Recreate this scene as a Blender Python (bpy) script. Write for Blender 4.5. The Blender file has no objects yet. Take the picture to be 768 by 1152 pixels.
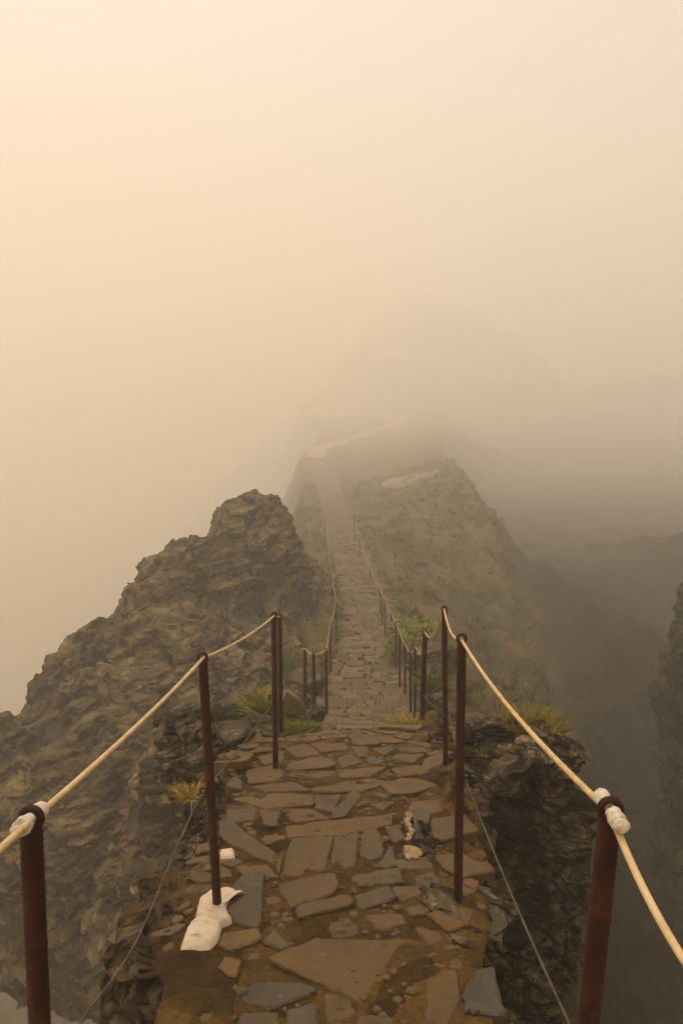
import bpy, bmesh, math, random
from mathutils import Vector, noise, Matrix
from mathutils.geometry import intersect_point_line

R = math.radians
rng = random.Random(7)
scene = bpy.context.scene
col = scene.collection

# ------------------------------------------------------------------ camera
PITCH = R(10.6)
cam_d = bpy.data.cameras.new('camera')
cam_d.sensor_fit = 'VERTICAL'; cam_d.sensor_height = 36; cam_d.sensor_width = 24
cam_d.lens = 24; cam_d.clip_start = 0.05; cam_d.clip_end = 2000
cam = bpy.data.objects.new('camera', cam_d); col.objects.link(cam)
cam.location = (0, 0, 0); cam.rotation_euler = (R(90) - PITCH, 0, 0)
scene.camera = cam

# ------------------------------------------------------------------ light
SUN_EL, SUN_AZ = R(70), R(-40)          # ahead of the camera, a little to the left
w = bpy.data.worlds.new('World'); scene.world = w; w.use_nodes = True
nt = w.node_tree; nt.nodes.clear()
sky = nt.nodes.new('ShaderNodeTexSky'); sky.sky_type = 'NISHITA'; sky.sun_disc = False
sky.sun_elevation = SUN_EL; sky.sun_rotation = SUN_AZ
sky.dust_density = 4; sky.air_density = 1.2; sky.ozone_density = 0.3
hsv = nt.nodes.new('ShaderNodeHueSaturation'); hsv.inputs['Saturation'].default_value = 0.15
tint = nt.nodes.new('ShaderNodeMix'); tint.data_type = 'RGBA'; tint.blend_type = 'MULTIPLY'
tint.inputs[0].default_value = 1; tint.inputs[7].default_value = (1.0, 0.86, 0.72, 1)
bg = nt.nodes.new('ShaderNodeBackground'); bg.inputs['Strength'].default_value = 0.13
wo = nt.nodes.new('ShaderNodeOutputWorld')
nt.links.new(sky.outputs[0], hsv.inputs['Color']); nt.links.new(hsv.outputs[0], tint.inputs[6])
wc = nt.nodes.new('ShaderNodeTexCoord'); sx = nt.nodes.new('ShaderNodeSeparateXYZ'); wr = nt.nodes.new('ShaderNodeValToRGB')
wr.color_ramp.elements[0].position = 0.0; wr.color_ramp.elements[0].color = (1, .71, .41, 1)
wr.color_ramp.elements[1].position = .75; wr.color_ramp.elements[1].color = (.985, .955, 1, 1)
nt.links.new(wc.outputs['Generated'], sx.inputs[0]); nt.links.new(sx.outputs[2], wr.inputs[0]); nt.links.new(wr.outputs[0], tint.inputs[7])
nt.links.new(tint.outputs[2], bg.inputs['Color']); nt.links.new(bg.outputs[0], wo.inputs['Surface'])
sd = bpy.data.lights.new('sun', 'SUN'); sd.energy = 0.8; sd.angle = R(40); sd.color = (1, 0.76, 0.50)
sun = bpy.data.objects.new('sun', sd); col.objects.link(sun)
sdir = Vector((math.sin(SUN_AZ) * math.cos(SUN_EL), math.cos(SUN_AZ) * math.cos(SUN_EL), math.sin(SUN_EL)))
sun.rotation_euler = sdir.to_track_quat('Z', 'Y').to_euler()
vs = scene.view_settings
scene.display_settings.display_device = 'sRGB'
vs.view_transform = 'Standard'; vs.look = 'None'; vs.gamma = 1; vs.use_curve_mapping = False
vs.exposure = 0.61
scene.cycles.volume_bounces = 8
scene.cycles.max_bounces = 12
scene.cycles.use_denoising = True
scene.cycles.denoising_prefilter = 'FAST'

# ------------------------------------------------------------------ helpers
def P(px, py, D):
    """world point on the ray of a pixel of the 768x1152 photograph, D metres ahead"""
    a, b = (px - 384) / 768, (576 - py) / 768
    d = Vector((a, math.cos(PITCH) + b * math.sin(PITCH), -math.sin(PITCH) + b * math.cos(PITCH)))
    return d * (D / d.y)

def interp(tab, t):
    if t <= tab[0][0]: return tab[0][1]
    if t >= tab[-1][0]: return tab[-1][1]
    for (a, va), (b, vb) in zip(tab, tab[1:]):
        if t <= b:
            u = (t - a) / (b - a)
            return va + (vb - va) * u
def sm(tab, t, h=0.35):
    """interp, smoothed"""
    return (interp(tab, t - h) + 2 * interp(tab, t) + interp(tab, t + h)) / 4
def sstep(a, b, t):
    u = min(1, max(0, (t - a) / (b - a))); return u * u * (3 - 2 * u)

fbm = lambda p, o=5, h=0.9, l=2.1: noise.fractal(p, h, l, o)

def link(name, me, mat=None, parent=None, smooth=False):
    o = bpy.data.objects.new(name, me); col.objects.link(o)
    if mat is not None and not me.materials: me.materials.append(mat)
    if parent is not None: o.parent = parent
    if smooth:
        for p in me.polygons: p.use_smooth = True
    return o
def tag(o, label=None, cat=None, group=None, kind=None):
    if label: o['label'] = label
    if cat: o['category'] = cat
    if group: o['group'] = group
    if kind: o['kind'] = kind
    return o
def empty(name, loc):
    o = bpy.data.objects.new(name, None); col.objects.link(o); o.location = loc
    o.empty_display_size = 0.1
    return o
def mesh(name, verts, faces):
    me = bpy.data.meshes.new(name); me.from_pydata(verts, [], faces); me.update(); return me

# ------------------------------------------------------------------ materials
class N:
    def __init__(s, name):
        s.m = bpy.data.materials.new(name); s.m.use_nodes = True
        s.t = s.m.node_tree; s.b = s.t.nodes['Principled BSDF']
    def n(s, kind, **kw):
        x = s.t.nodes.new('ShaderNode' + kind)
        for k, v in kw.items(): setattr(x, k, v)
        return x
    def l(s, a, b): s.t.links.new(a, b)
    def coord(s, scale=(1, 1, 1), rot=(0, 0, 0)):
        c = s.n('TexCoord'); mp = s.n('Mapping'); mp.inputs['Scale'].default_value = scale
        mp.inputs['Rotation'].default_value = rot
        s.l(c.outputs['Object'], mp.inputs['Vector']); return mp.outputs[0]
    def noise(s, vec, scale, detail=6, rough=0.6, dist=0.0):
        x = s.n('TexNoise'); x.inputs['Scale'].default_value = scale; x.inputs['Detail'].default_value = detail
        x.inputs['Roughness'].default_value = rough; x.inputs['Distortion'].default_value = dist
        s.l(vec, x.inputs['Vector']); return x.outputs[0]
    def ramp(s, fac, stops):
        x = s.n('ValToRGB'); e = x.color_ramp.elements
        while len(e) > 1: e.remove(e[-1])
        for i, (p, c) in enumerate(stops):
            el = e[0] if i == 0 else e.new(p)
            el.position = p; el.color = (c, c, c, 1) if isinstance(c, (int, float)) else (*c, 1)
        s.l(fac, x.inputs[0]); return x.outputs[0]
    def mix(s, fac, a, b, blend='MIX'):
        x = s.n('Mix', data_type='RGBA', blend_type=blend)
        for sock, v in ((x.inputs[0], fac), (x.inputs[6], a), (x.inputs[7], b)):
            if hasattr(v, 'is_output'): s.l(v, sock)
            elif isinstance(v, (int, float)): sock.default_value = v if sock == x.inputs[0] else (v, v, v, 1)
            else: sock.default_value = (*v, 1)
        return x.outputs[2]
    def math(s, op, a, b=0.0):
        x = s.n('Math', operation=op)
        for sock, v in ((x.inputs[0], a), (x.inputs[1], b)):
            if hasattr(v, 'is_output'): s.l(v, sock)
            else: sock.default_value = v
        return x.outputs[0]
    def up(s, lo, hi):
        g = s.n('NewGeometry'); sp = s.n('SeparateXYZ'); s.l(g.outputs['Normal'], sp.inputs[0])
        return s.ramp(sp.outputs[2], [(lo, 0.0), (hi, 1.0)])
    def attr(s, name):
        a = s.n('Attribute'); a.attribute_name = name; return a
    def done(s, colr, rough=0.9, bump=None, strength=0.5, dist=0.02, spec=0.25):
        if hasattr(colr, 'is_output'): s.l(colr, s.b.inputs['Base Color'])
        else: s.b.inputs['Base Color'].default_value = (*colr, 1)
        if hasattr(rough, 'is_output'): s.l(rough, s.b.inputs['Roughness'])
        else: s.b.inputs['Roughness'].default_value = rough
        s.b.inputs['Specular IOR Level'].default_value = spec
        if bump is not None:
            x = s.n('Bump'); x.inputs['Strength'].default_value = strength; x.inputs['Distance'].default_value = dist
            s.l(bump, x.inputs['Height']); s.l(x.outputs[0], s.b.inputs['Normal'])
        return s.m

def rock_material(name, scale, soil, soil_amount=(0.62, 0.9), lichen=0.62, dark=1.0, mask=None):
    k = N(name); v = k.coord((scale,) * 3)
    vs_ = k.coord((scale * .9, scale * .9, scale * 5.5), (R(14), R(-9), 0))
    n1 = k.noise(v, 1.3, 8, .65); n2 = k.noise(v, 6.5, 10, .72, .6); n3 = k.noise(vs_, 1.7, 8, .7, .3)
    base = k.ramp(n1, [(.3, (.032 * dark, .022 * dark, .011 * dark)), (.5, (.080 * dark, .056 * dark, .028 * dark)), (.7, (.165 * dark, .122 * dark, .066 * dark))])
    base = k.mix(k.ramp(n3, [(.42, .75), (.56, 0.0)]), base, (.016, .010, .005))
    base = k.mix(k.math('MULTIPLY', k.ramp(n2, [(lichen - .06, 0.0), (lichen + .04, .8)]), k.ramp(n1, [(.4, .15), (.6, 1.0)])), base, (.32, .25, .155))
    nb = k.noise(v, .9, 7, .62, .8)
    base = k.mix(k.ramp(nb, [(.60, 0.0), (.67, .7)]), base, (.27 * dark, .215 * dark, .14 * dark))
    n4 = k.noise(v, 3.1, 8, .7)
    top = k.mix(k.ramp(n4, [(.38, 0.0), (.62, 1.0)]), soil[0], soil[1])
    up = k.math('MULTIPLY', k.up(*soil_amount), k.ramp(n4, [(.3, .35), (.5, 1.0)]))
    if mask:
        am = k.attr(mask).outputs['Fac']
        am = k.ramp(k.math('ADD', am, k.math('MULTIPLY', k.math('SUBTRACT', n2, .5), 1.1)), [(.35, 0.0), (.6, 1.0)])
        up = k.math('MULTIPLY', am, k.up(.5, .8))
        n5 = k.noise(v, 26, 9, .82)
        top = k.mix(k.ramp(n5, [(.36, .75), (.5, 0.0)]), top, (.028, .018, .008))
        top = k.mix(k.ramp(n5, [(.60, 0.0), (.74, .55)]), top, (.22, .145, .062))
        n6 = k.noise(v, .75, 6, .6)
        top = k.mix(k.ramp(n6, [(.55, 0.0), (.66, .6)]), top, (.045, .028, .009))
        n2 = k.math('ADD', n2, k.math('MULTIPLY', n5, .75))
    c = k.mix(up, base, top)
    wv = k.n('Mix', data_type='VECTOR'); wv.inputs[0].default_value = .22
    nw = k.n('TexNoise'); nw.inputs['Scale'].default_value = 2.4; nw.inputs['Detail'].default_value = 5; k.l(v, nw.inputs['Vector'])
    k.l(k.coord((scale, scale, scale * 2.6), (R(14), R(-9), 0)), wv.inputs[4]); k.l(nw.outputs['Color'], wv.inputs[5])
    crack = None
    for sc_, wd_ in ((1.5, .035), (4.2, .05)):
        ve = k.n('TexVoronoi'); ve.feature = 'DISTANCE_TO_EDGE'; ve.inputs['Scale'].default_value = sc_; k.l(wv.outputs[1], ve.inputs['Vector'])
        r_ = k.ramp(ve.outputs['Distance'], [(0.0, 0.0), (wd_, 1.0)])
        vc = k.n('TexVoronoi'); vc.feature = 'F1'; vc.inputs['Scale'].default_value = sc_; k.l(wv.outputs[1], vc.inputs['Vector'])
        tone_ = k.n('SeparateColor'); k.l(vc.outputs['Color'], tone_.inputs[0])
        c = k.mix(.75, c, k.ramp(tone_.outputs[0], [(0.0, .45), (1.0, 1.45)]), 'MULTIPLY')
        crack = r_ if crack is None else k.math('MINIMUM', crack, r_)
    c = k.mix(k.math('MULTIPLY', k.math('SUBTRACT', 1.0, crack), k.math('SUBTRACT', 1.0, up)), c, (.010, .006, .003))
    vo = k.n('TexVoronoi'); vo.feature = 'F1'; vo.inputs['Scale'].default_value = 3.2; k.l(vs_, vo.inputs['Vector'])
    h = k.math('ADD', k.math('ADD', n2, k.math('MULTIPLY', crack, .35)), k.math('ADD', k.math('MULTIPLY', n3, 1.2), k.math('MULTIPLY', vo.outputs['Distance'], .5)))
    return k.done(c, .92, h, .9 if scale > 1.5 else .6, .06 / scale, .15)

M = {}
M['rock_near'] = rock_material('near_rock', 2.2, ((.155, .084, .018), (.080, .043, .009)), (.7, .93), .575, 1.25, 'dirt')
M['rock_block'] = rock_material('loose_rock', 2.6, ((.12, .085, .042), (.08, .06, .03)), (.85, 1.0), .57, 1.1)
M['rock_far'] = rock_material('outcrop_rock', 1.0, ((.15, .10, .042), (.085, .068, .024)), (.45, .85), .55, 1.25)
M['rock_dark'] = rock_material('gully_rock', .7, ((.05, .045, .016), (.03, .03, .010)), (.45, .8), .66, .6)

k = N('hill_turf'); v = k.coord()
n1 = k.noise(v, .55, 8, .6); n2 = k.noise(v, 3.5, 8, .7); n3 = k.noise(v, 14, 4, .7)
c = k.ramp(n2, [(.32, (.026, .023, .005)), (.5, (.095, .072, .020)), (.68, (.21, .145, .055))])
c = k.mix(k.ramp(n1, [(.46, 0.0), (.6, .85)]), c, (.17, .115, .048))
c = k.mix(k.math('MULTIPLY', k.ramp(n1, [(.40, 1.0), (.5, 0.0)]), .6), c, (.060, .066, .012))
slope = k.up(.35, .72)
rock = k.ramp(n2, [(.3, (.03, .021, .011)), (.55, (.088, .064, .034)), (.72, (.18, .138, .08))])
shade_ = k.attr('gully_shade').outputs['Fac']
c = k.mix(shade_, c, k.ramp(n2, [(.34, (.012, .010, .003)), (.55, (.032, .026, .008)), (.72, (.075, .052, .020))]))  # shade of the gully painted in as a darker ground colour
rock = k.mix(k.math('MULTIPLY', shade_, .6), rock, (.020, .014, .008))
c = k.mix(slope, rock, c)
M['hill'] = k.done(c, .95, k.math('ADD', n2, k.math('MULTIPLY', n3, .4)), .9, .12, .1)

k = N('valley_soil'); v = k.coord()
n1 = k.noise(v, .2, 8, .6)
M['ground'] = k.done(k.ramp(n1, [(.35, (.03, .03, .012)), (.65, (.08, .065, .035))]), .95, n1, .5, .5, .1)

# flagstones: grey slate, tone per stone
k = N('flagstone'); v = k.coord(); at = k.attr('tone')
n1 = k.noise(v, 4.5, 9, .7, .4); n2 = k.noise(v, 26, 9, .75); n3 = k.noise(v, 1.7, 4, .5); n4 = k.noise(v, 90, 4, .7); n7 = k.noise(v, 11, 8, .7, .8)
slate = k.ramp(n1, [(.3, (.045, .037, .026)), (.5, (.074, .059, .039)), (.72, (.118, .092, .056))])
tan = k.ramp(n1, [(.3, (.072, .040, .010)), (.5, (.130, .073, .018)), (.72, (.205, .120, .036))])
c = k.mix(at.outputs['Fac'], slate, tan)
c = k.mix(k.ramp(k.math('ADD', n3, k.math('MULTIPLY', n1, .6)), [(.74, 0.0), (.92, .8)]), c, (.115, .064, .018))
c = k.mix(k.ramp(n7, [(.54, 0.0), (.66, .65)]), c, (.105, .060, .017))
c = k.mix(k.ramp(n7, [(.30, .75), (.42, 0.0)]), c, (.045, .032, .016))
c = k.mix(k.ramp(n2, [(.60, 0.0), (.72, .55)]), c, (.29, .225, .14))
c = k.mix(k.ramp(n2, [(.28, .8), (.42, 0.0)]), c, (.035, .023, .010))
M['flag'] = k.done(c, k.ramp(n1, [(.3, .6), (.7, .88)]), k.math('ADD', k.math('ADD', n2, k.math('MULTIPLY', n7, 1.2)), k.math('MULTIPLY', n4, .35)), .65, .014, .3)

k = N('step_stone'); v = k.coord(); at = k.attr('tone')
n1 = k.noise(v, 3, 8, .65); n2 = k.noise(v, 18, 6, .7)
c = k.mix(at.outputs['Fac'], (.075, .056, .030), (.20, .130, .055))
c = k.mix(k.ramp(n1, [(.35, .7), (.6, 0.0)]), c, (.10, .078, .035))
c = k.mix(k.ramp(n2, [(.3, .6), (.48, 0.0)]), c, (.05, .038, .02))
M['step'] = k.done(c, .9, n2, .6, .02, .2)

k = N('path_earth'); v = k.coord(); n1 = k.noise(v, 9, 8, .7)
M['bed'] = k.done(k.ramp(n1, [(.35, (.022, .015, .007)), (.65, (.08, .055, .024))]), .95, n1, .6, .03, .1)
k = N('white_paint'); v = k.coord()
n1 = k.noise(v, 8, 9, .75, .5); n2 = k.noise(v, 40, 8, .75, .5); n3 = k.noise(k.coord((6, 22, 6), (0, 0, R(20))), 2.2, 8, .7, 1.2)
c = k.mix(k.ramp(n1, [(.48, 0.0), (.70, .9)]), (.60, .48, .32), (.34, .225, .105))
c = k.mix(k.ramp(n3, [(.36, .45), (.44, 0.0)]), c, (.26, .17, .08))
c = k.mix(k.ramp(n2, [(.30, .9), (.42, 0.0)]), c, (.17, .105, .045))
M['white'] = k.done(c, .8, k.math('ADD', n1, k.math('MULTIPLY', n2, .6)), .5, .015, .3)

k = N('cream_paint'); v = k.coord(); n1 = k.noise(v, 30, 8, .75)
M['cream'] = k.done(k.ramp(n1, [(.36, (.10, .06, .025)), (.50, (.26, .175, .085)), (.7, (.40, .29, .155))]), .85, n1, .5, .01, .2)
k = N('rusty_iron'); v = k.coord()
n1 = k.noise(v, 14, 8, .7); n2 = k.noise(v, 90, 4, .7)
c = k.ramp(n1, [(.3, (.018, .0045, .002)), (.52, (.040, .010, .004)), (.66, (.085, .026, .009)), (.8, (.045, .012, .005))])
M['rust'] = k.done(c, .7, n2, .4, .003, .3)

k = N('plastic_cable'); v = k.coord()
n1 = k.noise(v, 25, 6, .6); n2 = k.noise(v, 6, 4, .6)
c = k.mix(k.ramp(n1, [(.45, 0.0), (.7, .8)]), (.60, .42, .19), (.38, .22, .08))
c = k.mix(k.ramp(n2, [(.5, 0.0), (.7, .5)]), c, (.68, .54, .30))
M['rope'] = k.done(c, .55, n1, .2, .002, .4)

k = N('steel_wire'); v = k.coord()
M['wire'] = k.done(k.ramp(k.noise(v, 20, 5, .6), [(.35, (.045, .032, .018)), (.7, (.11, .082, .048))]), .55, None)

k = N('cloth_tape'); v = k.coord()
n1 = k.noise(v, 40, 6, .65); n2 = k.noise(v, 140, 3, .6)
M['tape'] = k.done(k.ramp(n1, [(.32, (.22, .15, .085)), (.46, (.60, .50, .37)), (.7, (.78, .70, .58))]), .75, k.math('ADD', n1, k.math('MULTIPLY', n2, .4)), .6, .006, .3)

def grass_material(name, a, b, dry):
    k = N(name); at = k.attr('tone')
    c = k.ramp(at.outputs['Fac'], [(0.0, a), (.6, b), (1.0, dry)])
    return k.done(c, .8, None, spec=.2)
M['grass_green'] = grass_material('green_grass', (.08, .10, .012), (.22, .22, .028), (.42, .34, .07))
M['grass_gold'] = grass_material('golden_grass', (.10, .10, .014), (.32, .24, .035), (.50, .29, .05))
M['moss'] = grass_material('dry_moss', (.03, .026, .010), (.065, .055, .020), (.12, .09, .035))
M['scrub'] = grass_material('hill_scrub', (.022, .028, .005), (.095, .090, .014), (.24, .165, .04))

k = N('pale_earth'); v = k.coord()
n1 = k.noise(v, 2.2, 8, .6)
M['pale'] = k.done(k.ramp(n1, [(.3, (.14, .10, .05)), (.6, (.25, .185, .10))]), .95, n1, .4, .05)
k = N('pale_gravel'); v = k.coord(); n1 = k.noise(v, .8, 6, .6)
M['concrete'] = k.done(k.ramp(n1, [(.3, (.24, .18, .10)), (.6, (.42, .33, .20))]), .95)
k = N('weathered_wood'); v = k.coord((8, 8, 1))
M['wood'] = k.done(k.ramp(k.noise(v, 3, 6), [(.3, (.05, .035, .02)), (.7, (.11, .08, .05))]), .85)

# ------------------------------------------------------------------ the lie of the land
PROF = [(-3, -1.05), (0, -1.45), (0.9, -1.62), (1.6, -1.78), (2.2, -1.9), (3, -2.1), (3.8, -2.31), (4.7, -2.55), (5.33, -2.85), (7.09, -3.79), (8.53, -4.48), (10.17, -5.05), (13.62, -5.94), (19.65, -7.06), (26.35, -7.7), (35.06, -7.92), (55, -9.7), (86, -11.9), (125, -13.3), (170, -14.1), (225, -14.2), (260, -12.9), (280, -12.1), (300, -11.5), (330, -6), (370, 3), (420, 16)]
prof = lambda y: sm(PROF, y, .25 if y < 12 else 1.2)
CEN = [(-2, 0), (2, 0), (4.7, 0.08), (8.16, 0.28), (13.62, 0.65), (19.65, 0.96), (26.35, 0.74), (35.06, 0.1), (55, -.65), (86, -1.9), (125, -4.75)]
cen = lambda y: sm(CEN, y, .8)
HW = [(0, .55), (4.7, .74), (7, .84), (9.2, .84), (20, .84), (35, .92), (56, 1.05), (86, 1.4), (125, 2.0)]

XL = [(-2, -.62), (1.5, -.52), (1.86, -.55), (2.0, -.84), (2.3, -.90), (2.5, -.84), (2.9, -.66), (3.3, -.66), (3.9, -.85), (4.4, -1.15), (5.0, -1.35), (6, -1.4), (7.5, -1.3)]
XR = [(-2, .45), (1.5, .42), (1.9, .45), (2.25, .60), (2.7, .64), (3.2, .72), (3.55, .88), (3.75, 1.25), (3.95, 1.58), (4.3, 1.62), (4.55, 1.42), (4.7, 1.28), (5.0, 1.32), (5.3, 1.2), (6, 1.2), (7.5, 1.4)]
def near_top(x, y):
    """surface of the near ridge before rock noise"""
    z = prof(y)
    xl, xr = sm(XL, y, .06), sm(XR, y, .06)
    z += .022 * noise.noise(Vector((x * 2.3, y * 2.3, 3.1))) + .012 * noise.noise(Vector((x * 7, y * 7, 1.7)))
    side = max(sstep(.5, .75, -x), sstep(.5, .72, x))
    z += side * (.10 * noise.noise(Vector((x * 2.6, y * 2.6, 9.1))) + .05 * noise.noise(Vector((x * 8, y * 8, 4.1))))
    z -= .10 * sstep(.56, .85, -x) * (1 - sstep(2.4, 3.0, y))            # the left ledge lies a little lower
    z += .16 * sstep(.85, 1.2, x) * sstep(3.3, 4.2, y)                   # the buttress on the right stands a little higher
    z += .10 * sstep(.8, 1.1, -x) * sstep(3.8, 4.6, y)
    if y > 5.0: z -= .25 * sstep(5.0, 6.0, y)
    return z

def blocky(p):
    """broken, bedded rock: offsets for a point"""
    q = Matrix.Rotation(.22, 3, 'Y') @ Matrix.Rotation(-.28, 3, 'X') @ p
    w_ = q + .25 * Vector((noise.noise(q * 1.7), noise.noise(q * 1.7 + Vector((9, 0, 0))), noise.noise(q * 1.7 + Vector((0, 9, 0)))))
    d = .16 * (noise.cell(Vector((w_.x * 2.2, w_.y * 2.2, w_.z * 3.3))) - .5)
    d += .09 * (noise.cell(Vector((w_.x * 4.5, w_.y * 4.5, w_.z * 11))) - .5)
    d += .20 * noise.noise(q * 1.3) + .12 * noise.noise(Vector((q.x * 3, q.y * 3, q.z * 9))) + .05 * noise.noise(q * 11)
    return d

def build_ridge():
    ys = [-1.6 + .10 * i for i in range(30)] + [1.4 + .026 * i for i in range(int(4.9 / .026))]
    TD = [0, .02, .05]
    t = .05
    while t < 14: t += .035 if t < 2.2 else .035 + (t - 2.2) * .10; TD.append(t)
    nt_ = 84
    verts, faces = [], []
    for y in ys:
        xl, xr = sm(XL, y, .06), sm(XR, y, .06)
        row = []
        for t in reversed(TD[1:]):
            x = xl + (.16 - .12 * sstep(2.6, 3.8, y)) * t - .16 * noise.noise(Vector((.7, y * .8, t * .7))) * min(1, t)
            row.append((x, y, near_top(xl, y) - t))
        for i in range(nt_):
            x = xl + (xr - xl) * i / (nt_ - 1)
            row.append((x, y, near_top(x, y)))
        for t in TD[1:]:
            x = xr - (.14 - .16 * sstep(3.3, 3.9, y)) * t + .20 * noise.noise(Vector((5.7, y * .8, t * .7))) * min(1, t)
            row.append((x, y, near_top(xr, y) - t))
        verts += row
    n = len(row)
    for i in range(len(ys) - 1):
        for j in range(n - 1):
            a = i * n + j
            faces.append((a, a + 1, a + n + 1, a + n))
    me = mesh('ridge', verts, faces)
    nL = len(TD) - 1
    out = []
    me.update()
    for idx, vtx in enumerate(me.vertices):
        j = idx % n
        p = vtx.co.copy()
        if nL <= j < nL + nt_:
            s = max(sstep(.52, .70, -p.x), sstep(.50, .66, p.x))
        else:
            s = 1.0
        if s > 0:
            nn = vtx.normal.copy()
            d = blocky(p)
            if nL <= j < nL + nt_: d *= .45
            elif p.x < 0 and p.y < 3.0: d = d * .6 - .07
            elif p.y < 1.9: d = d * .5 - .05
            p += nn * d * s
        out.append(p)
    at = me.attributes.new('dirt', 'FLOAT', 'POINT')
    at.data.foreach_set('value', [max(1 - .92 * sstep(.50, .80, abs(v.co.x - .02)), .5 if v.co.x < 0 and v.co.y < 2.75 else 0) if nL <= i % n < nL + nt_ else .05 for i, v in enumerate(me.vertices)])
    for vtx, p in zip(me.vertices, out): vtx.co = p
    me.update()
    o = link('ridge', me, M['rock_near'])
    tag(o, 'narrow crumbling rock ridge carrying the flagstone path over the drop', 'ridge', kind='structure')
    return o
build_ridge()

# the long hill beyond, with its flanks and the dark gully on the right
HXL = [(4, -.8), (6, -1.0), (10.17, -1.27), (16.98, -0.99), (24.37, -1.52), (35.06, -2.39), (55, -3.3), (86, -4.5), (125, -7.5), (170, -6), (225, -5), (290, -15), (310, -18), (340, -12), (380, 5), (420, 22)]
HXR = [(4, 1.0), (6.58, 1.64), (10.17, 2.42), (13.62, 3.68), (18.74, 5.33), (22.44, 6.58), (28.06, 7.64), (35.06, 8.45), (40.5, 9.07), (55, 10.2), (86, 13.8), (110, 16), (150, 22), (225, 32), (300, 42), (420, 60)]
HZR = [(4, -2.9), (6.58, -3.95), (10.17, -5.47), (13.62, -6.67), (18.74, -8.65), (22.44, -9.87), (28.06, -9.66), (35.06, -8.61), (40.5, -7.37), (55, -7.6), (86, -9.3), (110, -10.6), (150, -11.5), (225, -12), (300, -9), (420, 15)]
def hill_z(x, y):
    c, hw = cen(y), interp(HW, y) + .15
    zc = prof(y)
    z = zc
    xl, xr = sm(HXL, y, .8), sm(HXR, y, .8)
    n_lo = noise.noise(Vector((x * .35, y * .35, 2.2))); n_mid = noise.noise(Vector((x * .9, y * .9, 7.7)))
    n_hi = fbm(Vector((x * 1.9, y * 1.9, 5.5)), 4)
    xl += .5 * noise.noise(Vector((y * .5, 4.4, 0))) * sstep(6, 12, y); xr += .8 * noise.noise(Vector((y * .45, 8.4, 0))) * sstep(8, 14, y)
    on_path = sstep(0, .5, abs(x - c) - hw) if y < 128 else min(1, .35 + abs(y - 190) * .004)
    if x > c + hw:
        u = min(1.4, (x - c - hw) / max(.2, xr - c - hw))
        z = zc + (interp(HZR, y) - zc) * (sstep(0, 1, min(1, u)))
    rough = on_path * sstep(5, 8, y)
    z += rough * (.45 * n_lo + .34 * n_mid + .20 * n_hi) * 1.2
    z -= .06
    z += .5 * math.exp(-((x - 1.9) / .7) ** 2 - ((y - 14.4) / 1.3) ** 2)
    if x > xr:
        d = x - xr
        floor_ = -12.6 - max(0, .10 * (y - 38)) + .0004 * max(0, y - 60) ** 2 * (1 + .35 * noise.noise(Vector((x * .012, y * .012, 6)))) + sstep(150, 300, y) * 6 * fbm(Vector((x * .02, y * .02, 9)), 4) + (3.0 * noise.noise(Vector((x * .13, y * .13, 1))) + 1.5 * abs(noise.noise(Vector((x * .35, y * .35, 14))))) * (1 - .85 * sstep(35, 80, y)) + .5 * n_mid
        floor_ += .6 * max(0, x - 17 - .12 * y) * (1 - sstep(35, 70, y))
        drop = (1.9 - 1.45 * sstep(80, 180, y) + 9 * (1 - sstep(5.5, 8, y))) * d * (1 + .5 * n_lo) + .7 * n_mid * min(1, d) + .5 * n_hi * min(1, d)
        zz = z - drop
        k_ = 2.0
        h = max(0, k_ - abs(zz - floor_)) / k_
        z = max(zz, floor_) + h * h * k_ * .25
        z += .25 * n_hi
    if x < xl:
        d = xl - x
        z -= (2.6 + 14 * (1 - sstep(6, 10, y))) * d * (1 + .35 * n_lo) + .9 * n_mid * min(1, d) + .4 * n_hi * min(1, d)
        z = max(z, -167 + n_lo, -28 - .75 * max(0, y - 22) + 3 * n_lo + n_mid)
    return z

def gully_shade_mask(x, y):
    return sstep(.3, 2.5, x - sm(HXR, y, .8) - .6 * noise.noise(Vector((x * .5, y * .5, 20)))) * (1 - sstep(60, 320, y))  # where the painted shade darkens the gully ground
def grid_object(name, xs, ys, zf, mat):
    verts = [(x, y, zf(x, y)) for y in ys for x in xs]
    n = len(xs)
    faces = [(i * n + j, i * n + j + 1, (i + 1) * n + j + 1, (i + 1) * n + j) for i in range(len(ys) - 1) for j in range(n - 1)]
    return link(name, mesh(name, verts, faces), mat, smooth=True)
def spaced(a, b, s0, s1):
    out, t = [], a
    while t < b: out.append(t); t += s0 + (s1 - s0) * (t - a) / (b - a)
    return out
xs = [-t for t in reversed(spaced(0, 64, .11, 2.2))][:-1] + spaced(0, 310, .11, 6.5)
ys = spaced(4.9, 424, .11, 4.0)
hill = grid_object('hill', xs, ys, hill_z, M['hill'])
hill.data.attributes.new('gully_shade', 'FLOAT', 'POINT').data.foreach_set('value', [gully_shade_mask(v.co.x, v.co.y) for v in hill.data.vertices])
tag(hill, 'grassy saddle and hillside crossed by the stone path', 'hill', kind='structure')
# gully floor in front of the hill, under the ridge's right side
gz = lambda x, y: -12.0 + 1.0 * noise.noise(Vector((x * .2, y * .2, 1))) + .7 * fbm(Vector((x * .8, y * .8, 3)), 4) + .5 * max(0, x - 15) - .6 * max(0, 1.5 - x) - .25 * max(0, 3 - y)
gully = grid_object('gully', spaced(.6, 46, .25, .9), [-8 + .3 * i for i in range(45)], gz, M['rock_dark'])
tag(gully, 'dark scrubby gully floor below the ridge', 'gully', kind='structure')

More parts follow.
